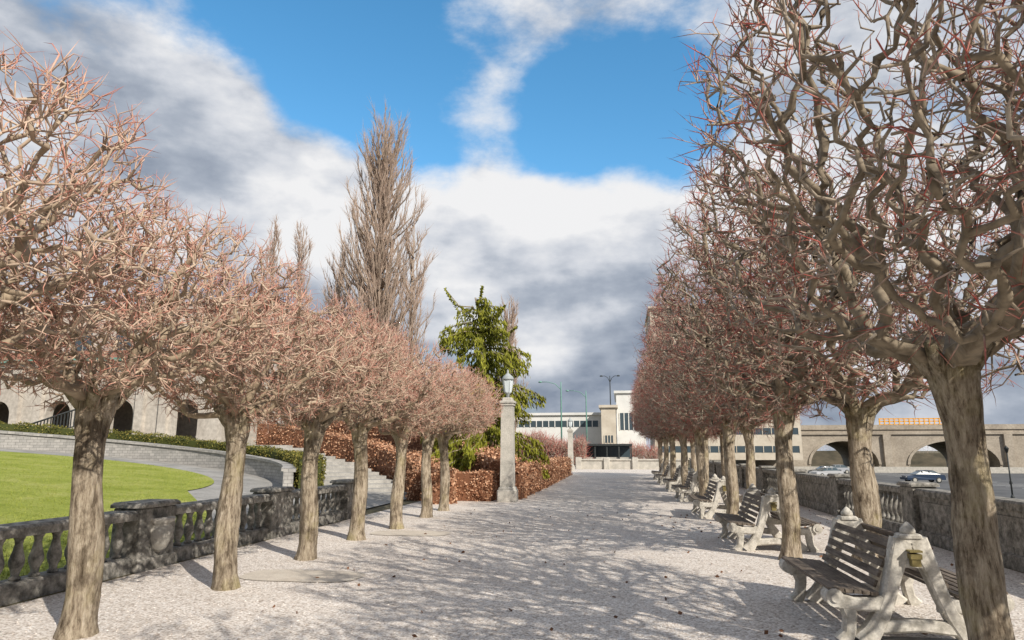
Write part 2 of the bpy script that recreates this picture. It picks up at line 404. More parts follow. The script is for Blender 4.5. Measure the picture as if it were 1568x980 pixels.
# ------------------------------------------------------------------ leaves + hedges
def leafcloud(m,P,size,mat=0,tip=None,long=1.4,dirs=None):
    P=np.asarray(P); n=len(P)
    a=rng.standard_normal((n,3)); 
    if dirs is not None: a=dirs+.35*a
    a/=np.linalg.norm(a,axis=1)[:,None]
    b=np.cross(a,rng.standard_normal((n,3))); b/=np.linalg.norm(b,axis=1)[:,None]
    s=size*(.6+.8*rng.random((n,1)))
    V=np.stack([P-a*s*long*.5,P+b*s*.5,P+a*s*long*.5,P-b*s*.5],1).reshape(-1,3)
    F=np.arange(4*n).reshape(n,4)
    tp=rng.random(n) if tip is None else tip
    m.add(V,F,mat,np.repeat(tp,4))
def hedge(name,pts,width,leafmat,size,dens,ztops):
    pts=np.array(pts,float); zt=np.array(ztops,float)
    d=np.gradient(pts[:,:2],axis=0); d/=np.linalg.norm(d,axis=1)[:,None]
    nr=np.stack([-d[:,1],d[:,0]],1); m=MB(); k=len(pts)
    ins=size*.7; hw=width/2-ins
    v=[];f=[]
    for i in range(k):
        for sgn in (-1,1):
            q=pts[i,:2]+nr[i]*hw*sgn
            v+=[(q[0],q[1],pts[i,2]),(q[0],q[1],zt[i]-ins)]
    for i in range(k-1):
        q=i*4;p=q+4
        f+=[[q,q+1,p+1,p],[q+2,p+2,p+3,q+3],[q+1,q+3,p+3,p+1]]
    f+=[[0,2,3,1],[(k-1)*4,(k-1)*4+1,(k-1)*4+3,(k-1)*4+2]]
    m.add(v,f,0,0.0)
    seg=np.linalg.norm(np.diff(pts[:,:2],axis=0),axis=1); L=np.concatenate([[0],np.cumsum(seg)]); tot=L[-1]
    h=(zt-pts[:,2]).mean(); per=2*h+width
    n=int(dens*per*(tot+width))
    s=rng.random(n)*tot; sid=rng.random(n)*per
    def ip(arr): return np.interp(s,L,arr)
    cx,cy,z0,z1=ip(pts[:,0]),ip(pts[:,1]),ip(pts[:,2]),ip(zt); nxx,nyy=ip(nr[:,0]),ip(nr[:,1])
    off=np.where(sid<h,-width/2,np.where(sid<2*h,width/2,(sid-2*h)-width/2))
    fr=np.where(sid<h,sid/h,np.where(sid<2*h,(sid-h)/h,1.0))
    z=z0+(z1-z0)*fr
    jit=rng.standard_normal((n,3))*size*.7
    lump=.05*np.sin(cx*5+cy*3)+.04*np.sin(cy*7+z*6)
    P=np.stack([cx+nxx*(off+np.sign(off)*lump),cy+nyy*(off+np.sign(off)*lump),z+lump*(sid>2*h)],1)+jit
    leafcloud(m,P,size,0)
    for ii in (0,k-1):
        ne=int(dens*width*h*1.2); o=(rng.random(ne)-.5)*width; zz=pts[ii,2]+rng.random(ne)*(zt[ii]-pts[ii,2])
        P=np.stack([pts[ii,0]+nr[ii,0]*o,pts[ii,1]+nr[ii,1]*o,zz],1)+rng.standard_normal((ne,3))*size*.7
        leafcloud(m,P,size,0)
    return m.obj(name,[leafmat])
hedge('beech_hedge',[(-6.9,22.4,0),(-5,22.4,0),(-4.1,22.4,0)],.8,M_copper,.05,480,[.90]*3)
hedge('beech_hedge',[(-3.65,22.9,0),(-3.65,34,0),(-3.65,46,0)],.8,M_copper,.06,260,[1.04]*3)
A=arc(15.0,14,80,24)
hedge('beech_hedge',[(x,y,0) for x,y in A],.9,M_copper,.06,240,[1.0+max(0,(i/24*66-10))/42*1.45 for i in range(25)])
A=arc(17.2,20,75,16)
hedge('beech_hedge',[(x,y,0) for x,y in A],1.0,M_copper,.07,160,[1.3+i*.12 for i in range(17)])
A=arc(10.95,24,170,40)
hedge('boxwood_hedge',[(x,y,plane_z(x)) for x,y in A],.75,M_boxw,.045,420,[plane_z(x)+1.02 for x,y in A])

# ------------------------------------------------------------------ pollarded trees
def colonize(att,start,step,dk,iters,jit=.25,maxn=9000):
    nodes=np.array(start[0],float); par=list(start[1])
    dm=np.linalg.norm(att[:,None]-nodes[None],axis=2); ni=dm.argmin(1); nd=dm.min(1)
    for it in range(iters):
        if len(att)==0 or len(nodes)>maxn: break
        d=att-nodes[ni]; d/=np.linalg.norm(d,axis=1)[:,None]+1e-9
        ac=np.zeros_like(nodes); np.add.at(ac,ni,d)
        ids=np.unique(ni)
        g=ac[ids]; g/=np.linalg.norm(g,axis=1)[:,None]+1e-9
        g+=rng.standard_normal(g.shape)*jit; g/=np.linalg.norm(g,axis=1)[:,None]
        new=nodes[ids]+g*step
        base=len(nodes); nodes=np.concatenate([nodes,new]); par+=ids.tolist()
        dn=np.linalg.norm(att[:,None]-new[None],axis=2); j=dn.argmin(1); dd=dn[np.arange(len(att)),j]
        better=dd<nd; nd=np.where(better,dd,nd); ni=np.where(better,j+base,ni)
        keep=nd>dk; att=att[keep]; nd=nd[keep]; ni=ni[keep]
    return nodes,np.array(par)
def frames(d):
    ref=np.array([.31,.17,.93]); u=np.cross(d,ref); u/=np.linalg.norm(u,axis=1)[:,None]+1e-9
    return u,np.cross(d,u)
def twigs(m,P,dirs,length,r,mat,t0=.35,bend=.35,tend=1.0):
    n=len(P); d=dirs/np.linalg.norm(dirs,axis=1)[:,None]
    bnd=rng.standard_normal((n,3))*bend
    L=length[:,None]
    P1=P+d*L*.45; d2=d+bnd; d2/=np.linalg.norm(d2,axis=1)[:,None]; P2=P1+d2*L*.55
    u,w_=frames(d); rings=[]
    for Q,rr in ((P,r),(P1,r*.8)):
        for k in range(3):
            a=k*2.0944; rings.append(Q+(u*math.cos(a)+w_*math.sin(a))*rr[:,None])
    rings.append(P2)
    V=np.stack(rings,1)
    b=np.arange(n)[:,None]*7
    q=np.concatenate([b+np.array([[k,(k+1)%3,3+(k+1)%3,3+k]]) for k in range(3)])
    tr=np.concatenate([b+np.array([[3+k,3+(k+1)%3,6]]) for k in range(3)])
    T=np.tile([t0]*3+[(t0+tend)/2]*3+[tend],n)*(.7+.6*np.repeat(rng.random(n),7))
    m.add(V.reshape(-1,3),q.tolist()+tr.tolist(),mat,np.clip(T,0,1),True)
    return P1,d2
def pollard(name,hx,hy,z0,z1,trunk_h,tr,natt,step,dk,ntw,tipr,mats,lean=(0,0),twl=(.15,.42),up=.35,ex=2.45,cap=.5):
    m=MB(); cz=(z0+z1)/2; hz=(z1-z0)/2
    P=[]
    while sum(len(p) for p in P)<natt:
        q=rng.uniform(-1,1,(natt,3)); rr=(np.abs(q)**3.4).sum(1)
        q=q[(rr<1)&(rng.random(natt)<.35+.65*rr**.5)]; P.append(q)
    q=np.concatenate(P)[:natt]
    att=q*np.array([hx,hy,hz])+np.array([0,0,cz])
    rad=np.hypot(q[:,0],q[:,1]); att[:,2]+=np.where(q[:,2]<0,.18*rad*(-q[:,2]),0)
    att[:,2]+=.09*np.sin(att[:,0]*3.1+natt)+.08*np.sin(att[:,1]*4.3)
    top=np.array([lean[0],lean[1],trunk_h])
    nodes=[top]; par=[-1]
    nl=7
    for k in range(nl):
        a=2*math.pi*k/nl+random.uniform(-.3,.3); prev=0; p=top.copy()
        el=random.uniform(.2,.85); 
        for s_ in range(4):
            dd=np.array([math.cos(a)*math.cos(el),math.sin(a)*math.cos(el)*(hy/hx)**.5,math.sin(el)])
            a+=random.uniform(-.45,.45); el+=random.uniform(-.4,.4)
            p=p+dd*step*1.15; nodes.append(p); par.append(prev); prev=len(nodes)-1
    nodes,par=colonize(att,(nodes,par),step,dk,70,jit=.58)
    n=len(nodes); ch=[[] for _ in range(n)]
    for i in range(1,n): ch[par[i]].append(i)
    r=np.zeros(n)
    for i in range(n-1,-1,-1):
        r[i]=tipr if not ch[i] else sum(r[c]**ex for c in ch[i])**(1/ex)
    r=np.minimum(r,tr*cap)
    knot=np.array([1.25 if len(c)>1 else 1.0 for c in ch])
    r=r*knot*(1+.15*rng.standard_normal(n)).clip(.75,1.5)
    d=np.zeros((n,3)); d[0]=(0,0,1); idx=np.arange(1,n)
    d[idx]=nodes[idx]-nodes[par[idx]]; d/=np.linalg.norm(d,axis=1)[:,None]+1e-9
    main=np.full(n,-1)
    for i in range(n):
        if ch[i]: main[i]=max(ch[i],key=lambda c:r[c])
    ismain=(main[par[idx]]==idx)&(par[idx]!=0)
    avg=d.copy()
    hasm=main>=0; avg[hasm]=d[hasm]+d[main[hasm]]; avg/=np.linalg.norm(avg,axis=1)[:,None]+1e-9
    S=5; ang=np.arange(S)*2*math.pi/S
    def ring(Pc,dr,rr):
        u,w_=frames(dr); return Pc[:,None]+rr[:,None,None]*(np.cos(ang)[None,:,None]*u[:,None]+np.sin(ang)[None,:,None]*w_[:,None])
    pi=par[idx]
    r0=np.where(ismain,r[pi],np.minimum(r[idx]*1.25,r[pi]))
    d0=np.where(ismain[:,None],avg[pi],d[idx])
    R0=ring(nodes[pi],d0,r0); R1=ring(nodes[idx],avg[idx],r[idx])
    V=np.concatenate([R0,R1],1).reshape(-1,3)
    b=np.arange(len(idx))[:,None]*2*S
    F=np.concatenate([b+np.array([[k,(k+1)%S,S+(k+1)%S,S+k]]) for k in range(S)])
    tv=np.clip(.42-r/.05,0,.42)
    T=np.concatenate([np.repeat(tv[pi][:,None],S,1),np.repeat(tv[idx][:,None],S,1)],1).reshape(-1)
    m.add(V,F,1,T,True)
    cen=np.array([0,0,cz-.3*hz]); thin=np.where(r<.034)[0]
    wgt=((np.abs((nodes[thin]-np.array([0,0,cz]))/np.array([hx,hy,hz]))**3).sum(1)).clip(.12,1.3); wgt/=wgt.sum()
    n1_=int(ntw*.6)
    pk=rng.choice(thin,n1_,p=wgt)
    base=nodes[pk]; outd=(base-cen)/np.array([hx,hy,hz]); outd/=np.linalg.norm(outd,axis=1)[:,None]+1e-9
    dirs=outd*.6+np.array([0,0,up])+rng.standard_normal((n1_,3))*.6
    L=rng.uniform(twl[0],twl[1],n1_); L=np.where(rng.random(n1_)<.10,L*1.4,L)
    P1,d2=twigs(m,base,dirs,L,rng.uniform(.75,1.25,n1_)*tipr*.75,1,bend=.6)
    n2_=ntw-n1_; pk=rng.integers(0,n1_,n2_)
    twigs(m,P1[pk],d2[pk]*.5+rng.standard_normal((n2_,3))*.6+np.array([0,0,.25]),rng.uniform(twl[0]*.6,twl[1]*.7,n2_),rng.uniform(.7,1.0,n2_)*tipr*.6,1,t0=.55,bend=.5)
    k=30; sd_=22; zz=np.linspace(-.06,trunk_h+.08,k); tt=zz/trunk_h
    pts=np.stack([lean[0]*tt+.03*np.sin(tt*6+natt),lean[1]*tt+.03*np.cos(tt*5+natt),zz],1)
    rr=tr*(1.0+.28*np.exp(-zz.clip(0)/.10)-.16*tt.clip(0,.8)+.30*np.clip((tt-.82)/.18,0,1)+.04*np.sin(tt*11+natt))
    rr[-1]*=.72
    a=np.arange(sd_)*2*math.pi/sd_; ph=rng.uniform(0,6.28,4)
    mul=1+.045*np.sin(3*a+ph[0])[None]*np.ones((k,1))+.03*np.sin(5*a[None]+ph[1]+2*tt[:,None])+.03*np.sin(8*a[None]+ph[2]-3*tt[:,None])+.025*np.sin(2*a[None]+9*tt[:,None]+ph[3])
    m.tube(pts,rr,sd_,0,0.0,wob=.02,radmul=mul)
    for q_ in range(6):
        a=q_*1.05+random.uniform(-.3,.3); p0=np.array([0,0,trunk_h-.14])+np.array([lean[0],lean[1],0]); 
        dd=np.array([math.cos(a)*.85,math.sin(a)*.85,.7]); 
        m.tube([p0,p0+dd*.16,p0+dd*.34+np.array([0,0,.05])],[tr*.58,tr*.45,tr*.25],8,0,0,wob=.08)
    return m.mesh(name,mats)

Lm=[pollard('pollarded_linden_tree',1.50,1.42,2.0,3.6,1.98,.134,1700,.095,.12,5600,.0068,[M_bark,M_branchL],lean=((.05,-.05,.02)[i_],(.08,0,-.05)[i_]),twl=(.10,.28),up=.3,ex=2.35,cap=.55) for i_ in range(3)]
Rm=[pollard('pollarded_linden_tree',1.72,2.85,2.1,5.75,2.2,.14,2900,.12,.15,7800,.0074,[M_bark,M_branch],lean=((-.04,-.08,0)[i_],(.1,0,.05)[i_]),twl=(.16,.40)) for i_ in range(3)]
Rn=[pollard('pollarded_linden_tree',1.72,2.8,2.1,5.75,2.2,.14,1700,.13,.18,4300,.0085,[M_bark,M_branch],lean=((-.04,-.06)[i_],(.1,0)[i_]),twl=(.16,.42),ex=2.35,cap=.6) for i_ in range(2)]
ly=[1.4,3.55,5.71,7.89,10.04,12.35,14.2,16.6,18.5]
for i,y in enumerate(ly):
    s=[1.02,1.08,1.04,1.0,1,1.02,.97,1,1][i]
    put('pollarded_linden_tree',Lm[i%3],(-4.7+.06*math.sin(i*2.3),y,0),rot=[0,2.1,4.0,1.2,3.3,5.2,.5,2.8,4.6][i],scale=(s,s,s))
ry=[-6.6,-1.2,5.29,11.07,16.5,22,27.5,33,38.5,44]
for i,y in enumerate(ry):
    me=Rn[i%2] if i<4 else Rm[i%3]
    put('pollarded_linden_tree',me,(2.43,y,0),rot=math.pi*((i//3)%2),scale=(1,1,1))
for i,(x,y) in enumerate([(3.95,3.4),(3.55,11.2),(3.8,21.4),(3.8,27),(3.8,32.5),(3.8,38),(3.8,43.5)]):
    k_=1.3 if i==1 else 1.0
    put('pollarded_linden_tree',Rn[(i+1)%2] if i<2 else Rm[(i+1)%3],(x,y,0),rot=math.pi*((i)%2),scale=(k_,1,1.0))

# ------------------------------------------------------------------ balustrades
BAL=[(.055,0),(.06,.03),(.04,.05),(.045,.09),(.075,.17),(.078,.22),(.05,.33),(.038,.40),(.045,.44),(.06,.47),(.06,.5)]
def balustrade(name,X,piers,H,kinds,pw=.42):
    m=MB(); hb=.17; base=.2; rail=H-.12
    for i in range(len(piers)-1):
        y0,y1=piers[i]+pw/2,piers[i+1]-pw/2
        m.cbox(X-hb,X+hb,y0,y1,-.05,base,.025); m.cbox(X-hb-.02,X+hb+.02,y0,y1,rail,H,.03)
        if kinds[i]=='b':
            n=int((y1-y0)/.245); sc=(rail-base)/.5
            for k in range(n):
                y=y0+(y1-y0)*(k+.5)/n
                m.lathe([(r,z*sc) for r,z in BAL],(X,y,base),10)
        else:
            m.box(X-hb+.05,X+hb-.05,y0,y1,base,rail)
            m.box(X-hb+.03,X+hb-.03,y0+.18,y1-.18,base+.1,rail-.1)
    for y in piers:
        m.cbox(X-.22,X+.22,y-pw/2,y+pw/2,-.05,H+.03,.02)
        m.cbox(X-.26,X+.26,y-pw/2-.04,y+pw/2+.04,H+.03,H+.10,.03)
        m.cbox(X-.25,X+.25,y-pw/2-.03,y+pw/2+.03,-.05,.17,.02)
    return m.obj(name,[M_stone])
balustrade('stone_balustrade',-6.6,[-1.8,1.8,5.4,9.0,12.6,16.2],.80,'bbbbb',.75)
m=MB()
m.lathe([(.02,.0),(.10,.05),(.16,.2),(.17,.32),(.12,.38),(.19,.42),(.19,.46)],(-6.36,9.0,.22),14)
m.obj('carved_urn_relief',[M_stone2])
balustrade('stone_balustrade',5.42,[-4,.5,5,9.5,14,18.5,23,27.5,32,36.5,41,45.5,50,54.5],.92,'bbbsbsbsbsbsb',.55)
m=MB(); m.box(5.66,5.72,-10,62,-2.3,-.02); m.obj('embankment_wall',[M_ashlar])

# ------------------------------------------------------------------ benches
def bench_mesh():
    m=MB(); L=1.75
    for y0 in (0,L-.13):
        y1=y0+.13
        for s in (-1,1):
            m.ribbon_xz([(s*.055,.84),(s*.10,.72),(s*.155,.56),(s*.205,.40),(s*.27,.24),(s*.36,.10),(s*.44,0)],[.17,.15,.125,.115,.12,.14,.19],y0,y1)
            m.ribbon_xz([(s*.19,.33),(s*.34,.315),(s*.50,.315),(s*.62,.335)],[.15,.12,.11,.14],y0+.004,y1-.004)
            m.ribbon_xz([(s*.55,.33),(s*.53,.2),(s*.55,.08),(s*.60,0)],[.15,.10,.10,.15],y0+.008,y1-.008)
            k=14; f=[[i,(i+1)%k,k+(i+1)%k,k+i] for i in range(k)]+[list(range(k-1,-1,-1)),[k+i for i in range(k)]]
            for ya,yb,rr in ((y0-.02,y1+.02,.075),(y0-.035,y0-.0205,.035)):
                v=[(s*.655+rr*math.cos(2*math.pi*i/k),yy,.365+rr*math.sin(2*math.pi*i/k)) for yy in (ya,yb) for i in range(k)]
                m.add(v,f,0)
        m.ribbon_xz([(-.34,.13),(0,.155),(.34,.13)],[.11,.10,.11],y0+.012,y1-.012)
        m.prism_xz([(-.15,.62),(.15,.62),(.155,.78),(.13,.845),(.09,.87),(-.09,.87),(-.13,.845),(-.155,.78)],y0+.006,y1-.006)
        m.cbox(-.09,.09,y0-.01,y1+.01,.86,.895,.012)
        m.lathe([(.06,0),(.064,.025),(.058,.045),(.035,.07),(.012,.095),(.0,.10)],(0,(y0+y1)/2,.893),10)
    m.box(-.045,.045,-.075,.0,.70,.74,2); m.box(-.035,.035,-.065,-.003,.64,.70,2); m.box(-.05,.05,-.08,.0,.755,.77,2); m.box(-.008,.008,-.03,0,.74,.755,2)
    for s in (-1,1):
        a=np.array([s*.135,.80]); b=np.array([s*.285,.47])
        ax=(b-a)/np.linalg.norm(b-a); nr=np.array([-ax[1],ax[0]])
        for k in range(5):
            c=a+(b-a)*(k/4.0)
            pr=[c-ax*.032-nr*.012,c+ax*.032-nr*.012,c+ax*.032+nr*.012,c-ax*.032+nr*.012]
            m.prism_xz([(p[0],p[1]) for p in pr],.10,L-.10,1)
        for k in range(6):
            x=s*(.33+k*.068); z=.405+.006*k
            m.prism_xz([(x-.029,z-.014),(x+.029,z-.014),(x+.029,z+.014),(x-.029,z+.014)],-.005 if k<4 else .0,L+.005,1)
    return m.mesh('park_bench',[M_concrete,M_wood,M_brass])
BM=bench_mesh(); fixnormals(BM)
for i,y in enumerate([6.5,11.95,17.3,22.8,28.3,33.8,39.3]):
    put('park_bench',BM,(2.42,y,.003),rot=.02*math.sin(i*3))
m=MB(); m.cbox(1.85,3.05,6.35,6.75,-.02,.02,.01); m.obj('bench_footing',[M_walk])

# ------------------------------------------------------------------ lamp pillars
def pillar():
    m=MB(); q=math.pi/4
    m.cbox(-.30,.30,-.30,.30,-.05,.38,.03); m.cbox(-.27,.27,-.27,.27,.38,.46,.04)
    m.lathe([(.30,.46),(.265,3.02)],(0,0,0),4,0,False,rot=q)
    m.cbox(-.22,.22,-.22,.22,3.02,3.10,.02); m.cbox(-.25,.25,-.25,.25,3.10,3.18,.03); m.cbox(-.17,.17,-.17,.17,3.18,3.28,.03)
    m.lathe([(.06,3.28),(.05,3.38),(.10,3.42),(.12,3.46)],(0,0,0),8,3)
    m.lathe([(.125,3.46),(.18,3.86)],(0,0,0),6,2,False)
    for i in range(6):
        a=i*math.pi/3; m.tube([(.13*math.cos(a),.13*math.sin(a),3.46),(.185*math.cos(a),.185*math.sin(a),3.86)],[.006,.006],5,3)
    m.lathe([(.20,3.86),(.21,3.89),(.15,3.98),(.07,4.05),(.03,4.10),(.04,4.14),(.0,4.22)],(0,0,0),12,3)
    mg,tt,p=nt('lantern_glass'); p.inputs['Base Color'].default_value=(.62,.68,.70,1); p.inputs['Roughness'].default_value=.3
    bump(tt,p,noise(tt,20,2),.05,.01)
    return m.mesh('lamp_pillar',[M_stone2,M_dark,mg,two('lantern_cap',(.30,.33,.33),(.42,.45,.45),6,.5)])
PM=pillar()
for x,y in ((-3.58,22.05),(-3.9,55)): put('lamp_pillar',PM,(x,y,0))

# ------------------------------------------------------------------ evergreen
def evergreen():
    m=MB(); H=8.3
    m.tube([(0,0,0),(.05,0,3),(-.2,.1,6),(-.55,0,7.8)],[.22,.17,.08,.03],8,1)
    LP=[];LT=[];LD=[]
    for k in range(95):
        z=.7+(H-1.3)*random.random()**.95; a=random.uniform(0,6.283)
        R=(2.6*(1-(z/H)**1.35)+.65)*random.uniform(.45,1.25)
        n=9; pts=[]
        for i in range(n):
            s=i/(n-1); r=R*s
            zz=z+.35*R*(math.sin(s*2.2)*.55)-R*.42*s**1.6+ (.34*max(0,s-.7)*3.3*.4)
            aa=a+.15*math.sin(s*3+k)
            pts.append((r*math.cos(aa)-.07*z*z/H,r*math.sin(aa),max(zz,.15)))
        m.tube(pts,np.linspace(.035,.01,n),4,1)
        pts=np.array(pts); nl=int(160*R)
        s=rng.random(nl)**.65; q=np.stack([np.interp(s*(n-1),np.arange(n),pts[:,j]) for j in range(3)],1)
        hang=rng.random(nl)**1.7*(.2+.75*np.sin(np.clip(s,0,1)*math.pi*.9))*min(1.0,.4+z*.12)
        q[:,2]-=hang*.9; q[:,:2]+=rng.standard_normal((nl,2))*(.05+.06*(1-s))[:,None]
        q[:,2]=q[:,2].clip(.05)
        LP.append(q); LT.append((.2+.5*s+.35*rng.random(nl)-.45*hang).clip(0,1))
        LD.append(np.tile([math.cos(a)*.35,math.sin(a)*.35,-1.0],(nl,1)))
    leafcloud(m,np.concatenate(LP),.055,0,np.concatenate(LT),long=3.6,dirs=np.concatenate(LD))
    for (x0,z0,dx,dz) in ((-.6,7.4,-1.25,.85),(-.5,7.7,.25,.6),(-.3,7.0,1.0,.45),(-.4,6.2,1.6,.35),(-.5,6.3,-1.3,.3)):
        n=170; s=rng.random(n); q=np.stack([x0+dx*s,rng.standard_normal(n)*.05,z0-.15*np.sin(s*3.14)+dz*s**2-.45*rng.random(n)**1.5*(1.1-s)],1); leafcloud(m,q,.07,0,.4+.6*rng.random(n),long=2.6)
        m.tube([(x0,0,z0),(x0+dx*.5,0,z0-.15+dz*.25),(x0+dx,0,z0+dz)],[.03,.025,.01],5,1)
    return m.obj('weeping_cypress_tree',[M_ever,M_bark],(-5.2,27.0,0))
evergreen()

# ------------------------------------------------------------------ poplars
def poplar(H,R,nb,ntw,loc,name='poplar_tree',twr=.012):
    m=MB(); m.tube([(0,0,0),(.1,0,H*.3),(-.1,.05,H*.6),(0,0,H*.97)],[.4*R/2.8,.28*R/2.8,.14*R/2.8,.02],8,0)
    TP=[];TD=[];TL=[]
    def env(t): return R*np.interp(t,[0,.12,.3,.5,.75,.88,.96,1],[.6,.95,1.05,1.0,.85,.68,.42,.12])
    for k in range(nb):
        t0=random.random()**.9*.86; a=random.uniform(0,6.283); z0=H*t0*.95
        ln=H*random.uniform(.14,.32)*(1-.45*t0); z1=min(z0+ln,H*random.uniform(.92,.99))
        n=7; pts=[]
        Rt=env(z1/H)*random.uniform(.25,1.05)
        for i in range(n):
            s=i/(n-1); r=Rt*(1-(1-s)**1.9)
            aa=a+.25*math.sin(s*2+k); pts.append((r*math.cos(aa)+.08*math.sin(s*9+k),r*math.sin(aa)+.08*math.cos(s*8+k),z0+(z1-z0)*s))
        pts=np.array(pts); m.tube(pts,np.linspace(.065,.018,n)*(R/2.8)**.5,4,0,.2)
        s=.15+.85*rng.random(ntw)**.8; q=np.stack([np.interp(s*(n-1),np.arange(n),pts[:,j]) for j in range(3)],1)
        TP.append(q); o=np.array([math.cos(a)*.3,math.sin(a)*.3,1.0]); TD.append(o+rng.standard_normal((ntw,3))*.27)
        TL.append(rng.uniform(.4,1.3,ntw)*(H/25)**.5)
    P=np.concatenate(TP)
    twigs(m,P,np.concatenate(TD),np.concatenate(TL),np.full(len(P),twr),0,.4,.15)
    return m.obj(name,[M_poplar],loc)
poplar(25.8,3.1,340,32,(-15.8,43,0),twr=.0115)
poplar(16.0,1.7,90,24,(-19.3,44.5,0))
poplar(18.5,1.7,80,24,(-13.6,43.5,0))
poplar(26.5,1.5,90,26,(-35.7,65,0),twr=.018)
poplar(26.4,1.5,80,26,(-33.0,66,0),twr=.018)
poplar(17.8,1.7,90,26,(-11,69,0),twr=.02)

# ------------------------------------------------------------------ distant twig masses
def thicket(name,xr,yr,h,n,mats,zb=0):
    m=MB(); P=np.stack([rng.uniform(*xr,n),rng.uniform(*yr,n),zb+h*rng.random(n)**.8*(.7+.3*rng.random(n))],1)
    hh=.55+.45*np.sin(P[:,0]*.9)*np.sin(P[:,0]*.37+1); P[:,2]=zb+(P[:,2]-zb)*(.6+.4*hh)
    twigs(m,P,np.array([0,0,.8])+rng.standard_normal((n,3))*.5,rng.uniform(.4,1.3,n),np.full(n,.022),0,.3)
    return m.obj(name,mats)
thicket('distant_trees',(-26,-9),(50,56),5.2,8000,[M_branchL])
thicket('distant_trees',(-12,-3.4),(68,71),3.4,6000,[M_branch])
thicket('distant_trees',(-2.5,4.5),(80,84),2.2,2500,[M_branch])
thicket('distant_trees',(30,220),(190,215),9,12000,[M_poplar],-2)
m=MB(); 
for i in range(24):
    x=10+i*10; m.add([(x,184,-2.3),(x+10,184,-2.3),(x+10,190,1.2+.5*math.sin(i*1.7+1.7)),(x,190,1.2+.5*math.sin(i*1.7))],[[0,1,2,3]])
m.obj('river_bank',[two('bank_earth',(.05,.045,.03),(.11,.09,.06),.3,.95)])

# ------------------------------------------------------------------ buildings
def windows_face(m,x0,x1,y,z0,z1,n,frac=.6,depth=.15,mat=1):
    w_=(x1-x0)/n
    for i in range(n):
        c=x0+w_*(i+.5); m.box(c-w_*frac/2,c+w_*frac/2,y-.03,y+depth,z0,z1,mat)
        m.box(c-w_*frac/2-.08,c+w_*frac/2+.08,y-.10,y-.031,z0-.14,z0,3)
        m.box(c-.03,c+.03,y-.06,y-.031,z0,z1,3)
def mansion():
    root=empty('classical_building')
    m=MB(); X0,X1,Y0,Y1=-66,-25,46,60; ZB=1.0; H=12.0
    m.box(X0,X1,Y0,Y1,ZB,H)
    m.box(X0-.3,X1+.3,Y0-.3,Y1+.3,H,H+.45,3); m.box(X0-.1,X1+.1,Y0-.12,Y0-.002,7.2,7.5,3)
    windows_face(m,X0,X1,Y0,8.3,10.8,12,.4); 
    m.obj('walls',[M_pale,M_glass,M_roof,M_stone2],parent=root)
    m=MB()
    v=[(X0-.6,Y0-.6,H+.46),(X1+.6,Y0-.6,H+.46),(X1+.6,Y1+.6,H+.46),(X0-.6,Y1+.6,H+.46),(X0+5,(Y0+Y1)/2,H+2.2),(X1-5,(Y0+Y1)/2,H+2.2)]
    m.add(v,[[0,1,5,4],[1,2,5],[2,3,4,5],[3,0,4],[3,2,1,0]]); m.obj('roof',[M_roof],parent=root)
    m=MB(); ya=40; bays=9; bw=(X1-X0)/bays
    for i in range(bays):
        c=X0+bw*(i+.5); hw=bw*.20; zs_=3.9
        m.box(c-bw/2,c-hw,ya,ya+.6,ZB,zs_); m.box(c+hw,c+bw/2,ya,ya+.6,ZB,zs_)
        arcp=[(c-hw*math.cos(math.pi*k/12),zs_+hw*math.sin(math.pi*k/12)) for k in range(13)]
        for k in range(12):
            (xa,za),(xb,zb)=arcp[k],arcp[k+1]
            m.prism_xz([(xa,za),(xb,zb),(xb,7.0),(xa,7.0)],ya,ya+.6)
        m.box(c-bw/2,c-hw-.001,ya,ya+.6,zs_,7.0); m.box(c+hw+.001,c+bw/2,ya,ya+.6,zs_,7.0)
        for dx in (-.42,.42):
            m.box(c-bw/2+dx*2-.28,c-bw/2+dx*2+.28,ya-.25,ya-.002,ZB,6.6)
            m.box(c-bw/2+dx*2-.36,c-bw/2+dx*2+.36,ya-.32,ya-.003,6.601,6.85)
    m.box(X0,X1,ya-.35,ya+.9,7.01,7.4)
    m.obj('arcade',[M_pale],parent=root,fixn=True)
    m=MB(); m.add([(X0,ya-.5,7.42),(X1,ya-.5,7.42),(X1,Y0-.15,9.0),(X0,Y0-.15,9.0)],[[0,1,2,3]]); m.obj('arcade_roof',[M_roof],parent=root)
    m=MB(); m.box(X0,X1,ya-.62,ya-.5,7.3,7.5); m.obj('copper_gutter',[M_copperg],parent=root)
    m=MB()
    for k in range(26):
        x=-36.5+k*.22; z=1.5+k*.065; m.box(x,x+.05,36,36.05,z,z+1.0)
    m.tube([(-36.6,36.02,2.5),(-30.8,36.02,4.2)],[.05,.05],6); m.tube([(-36.6,36.02,1.55),(-30.8,36.02,3.2)],[.04,.04],6)
    m.obj('stair_railing',[M_dark],parent=root)
mansion()
def modern(name,x0,x1,y0,y1,h,bands,mat,nmul=14,zb=0):
    m=MB(); m.box(x0,x1,y0,y1,zb,h); m.box(x0-.3,x1+.3,y0-.3,y1+.3,h,h+.35)
    for a,b in bands:
        m.box(x0+.4,x1-.4,y0-.02,y0+.3,a,b,1); m.box(x1-.3,x1+.02,y0+.4,y1-.4,a,b,1)
        for i in range(nmul+1):
            x=x0+.4+(x1-x0-.8)*i/nmul; m.box(x-.06,x+.06,y0-.09,y0-.021,a,b,0)
    m.obj(name,[mat,M_glass])
modern('office_building',-16,-2.6,100,120,6.6,[(4.9,5.8)],M_white)
modern('annex_building',-2.5,-.5,96,112,7.4,[(2.6,3.6)],M_beige,3)
modern('glass_building',-.4,3.6,99,118,9.6,[(4.4,6.8)],M_white,5)
modern('tower_block',5.9,30,122,140,26.5,[(3*k+1.2,3*k+2.3) for k in range(9)],M_beige,16)
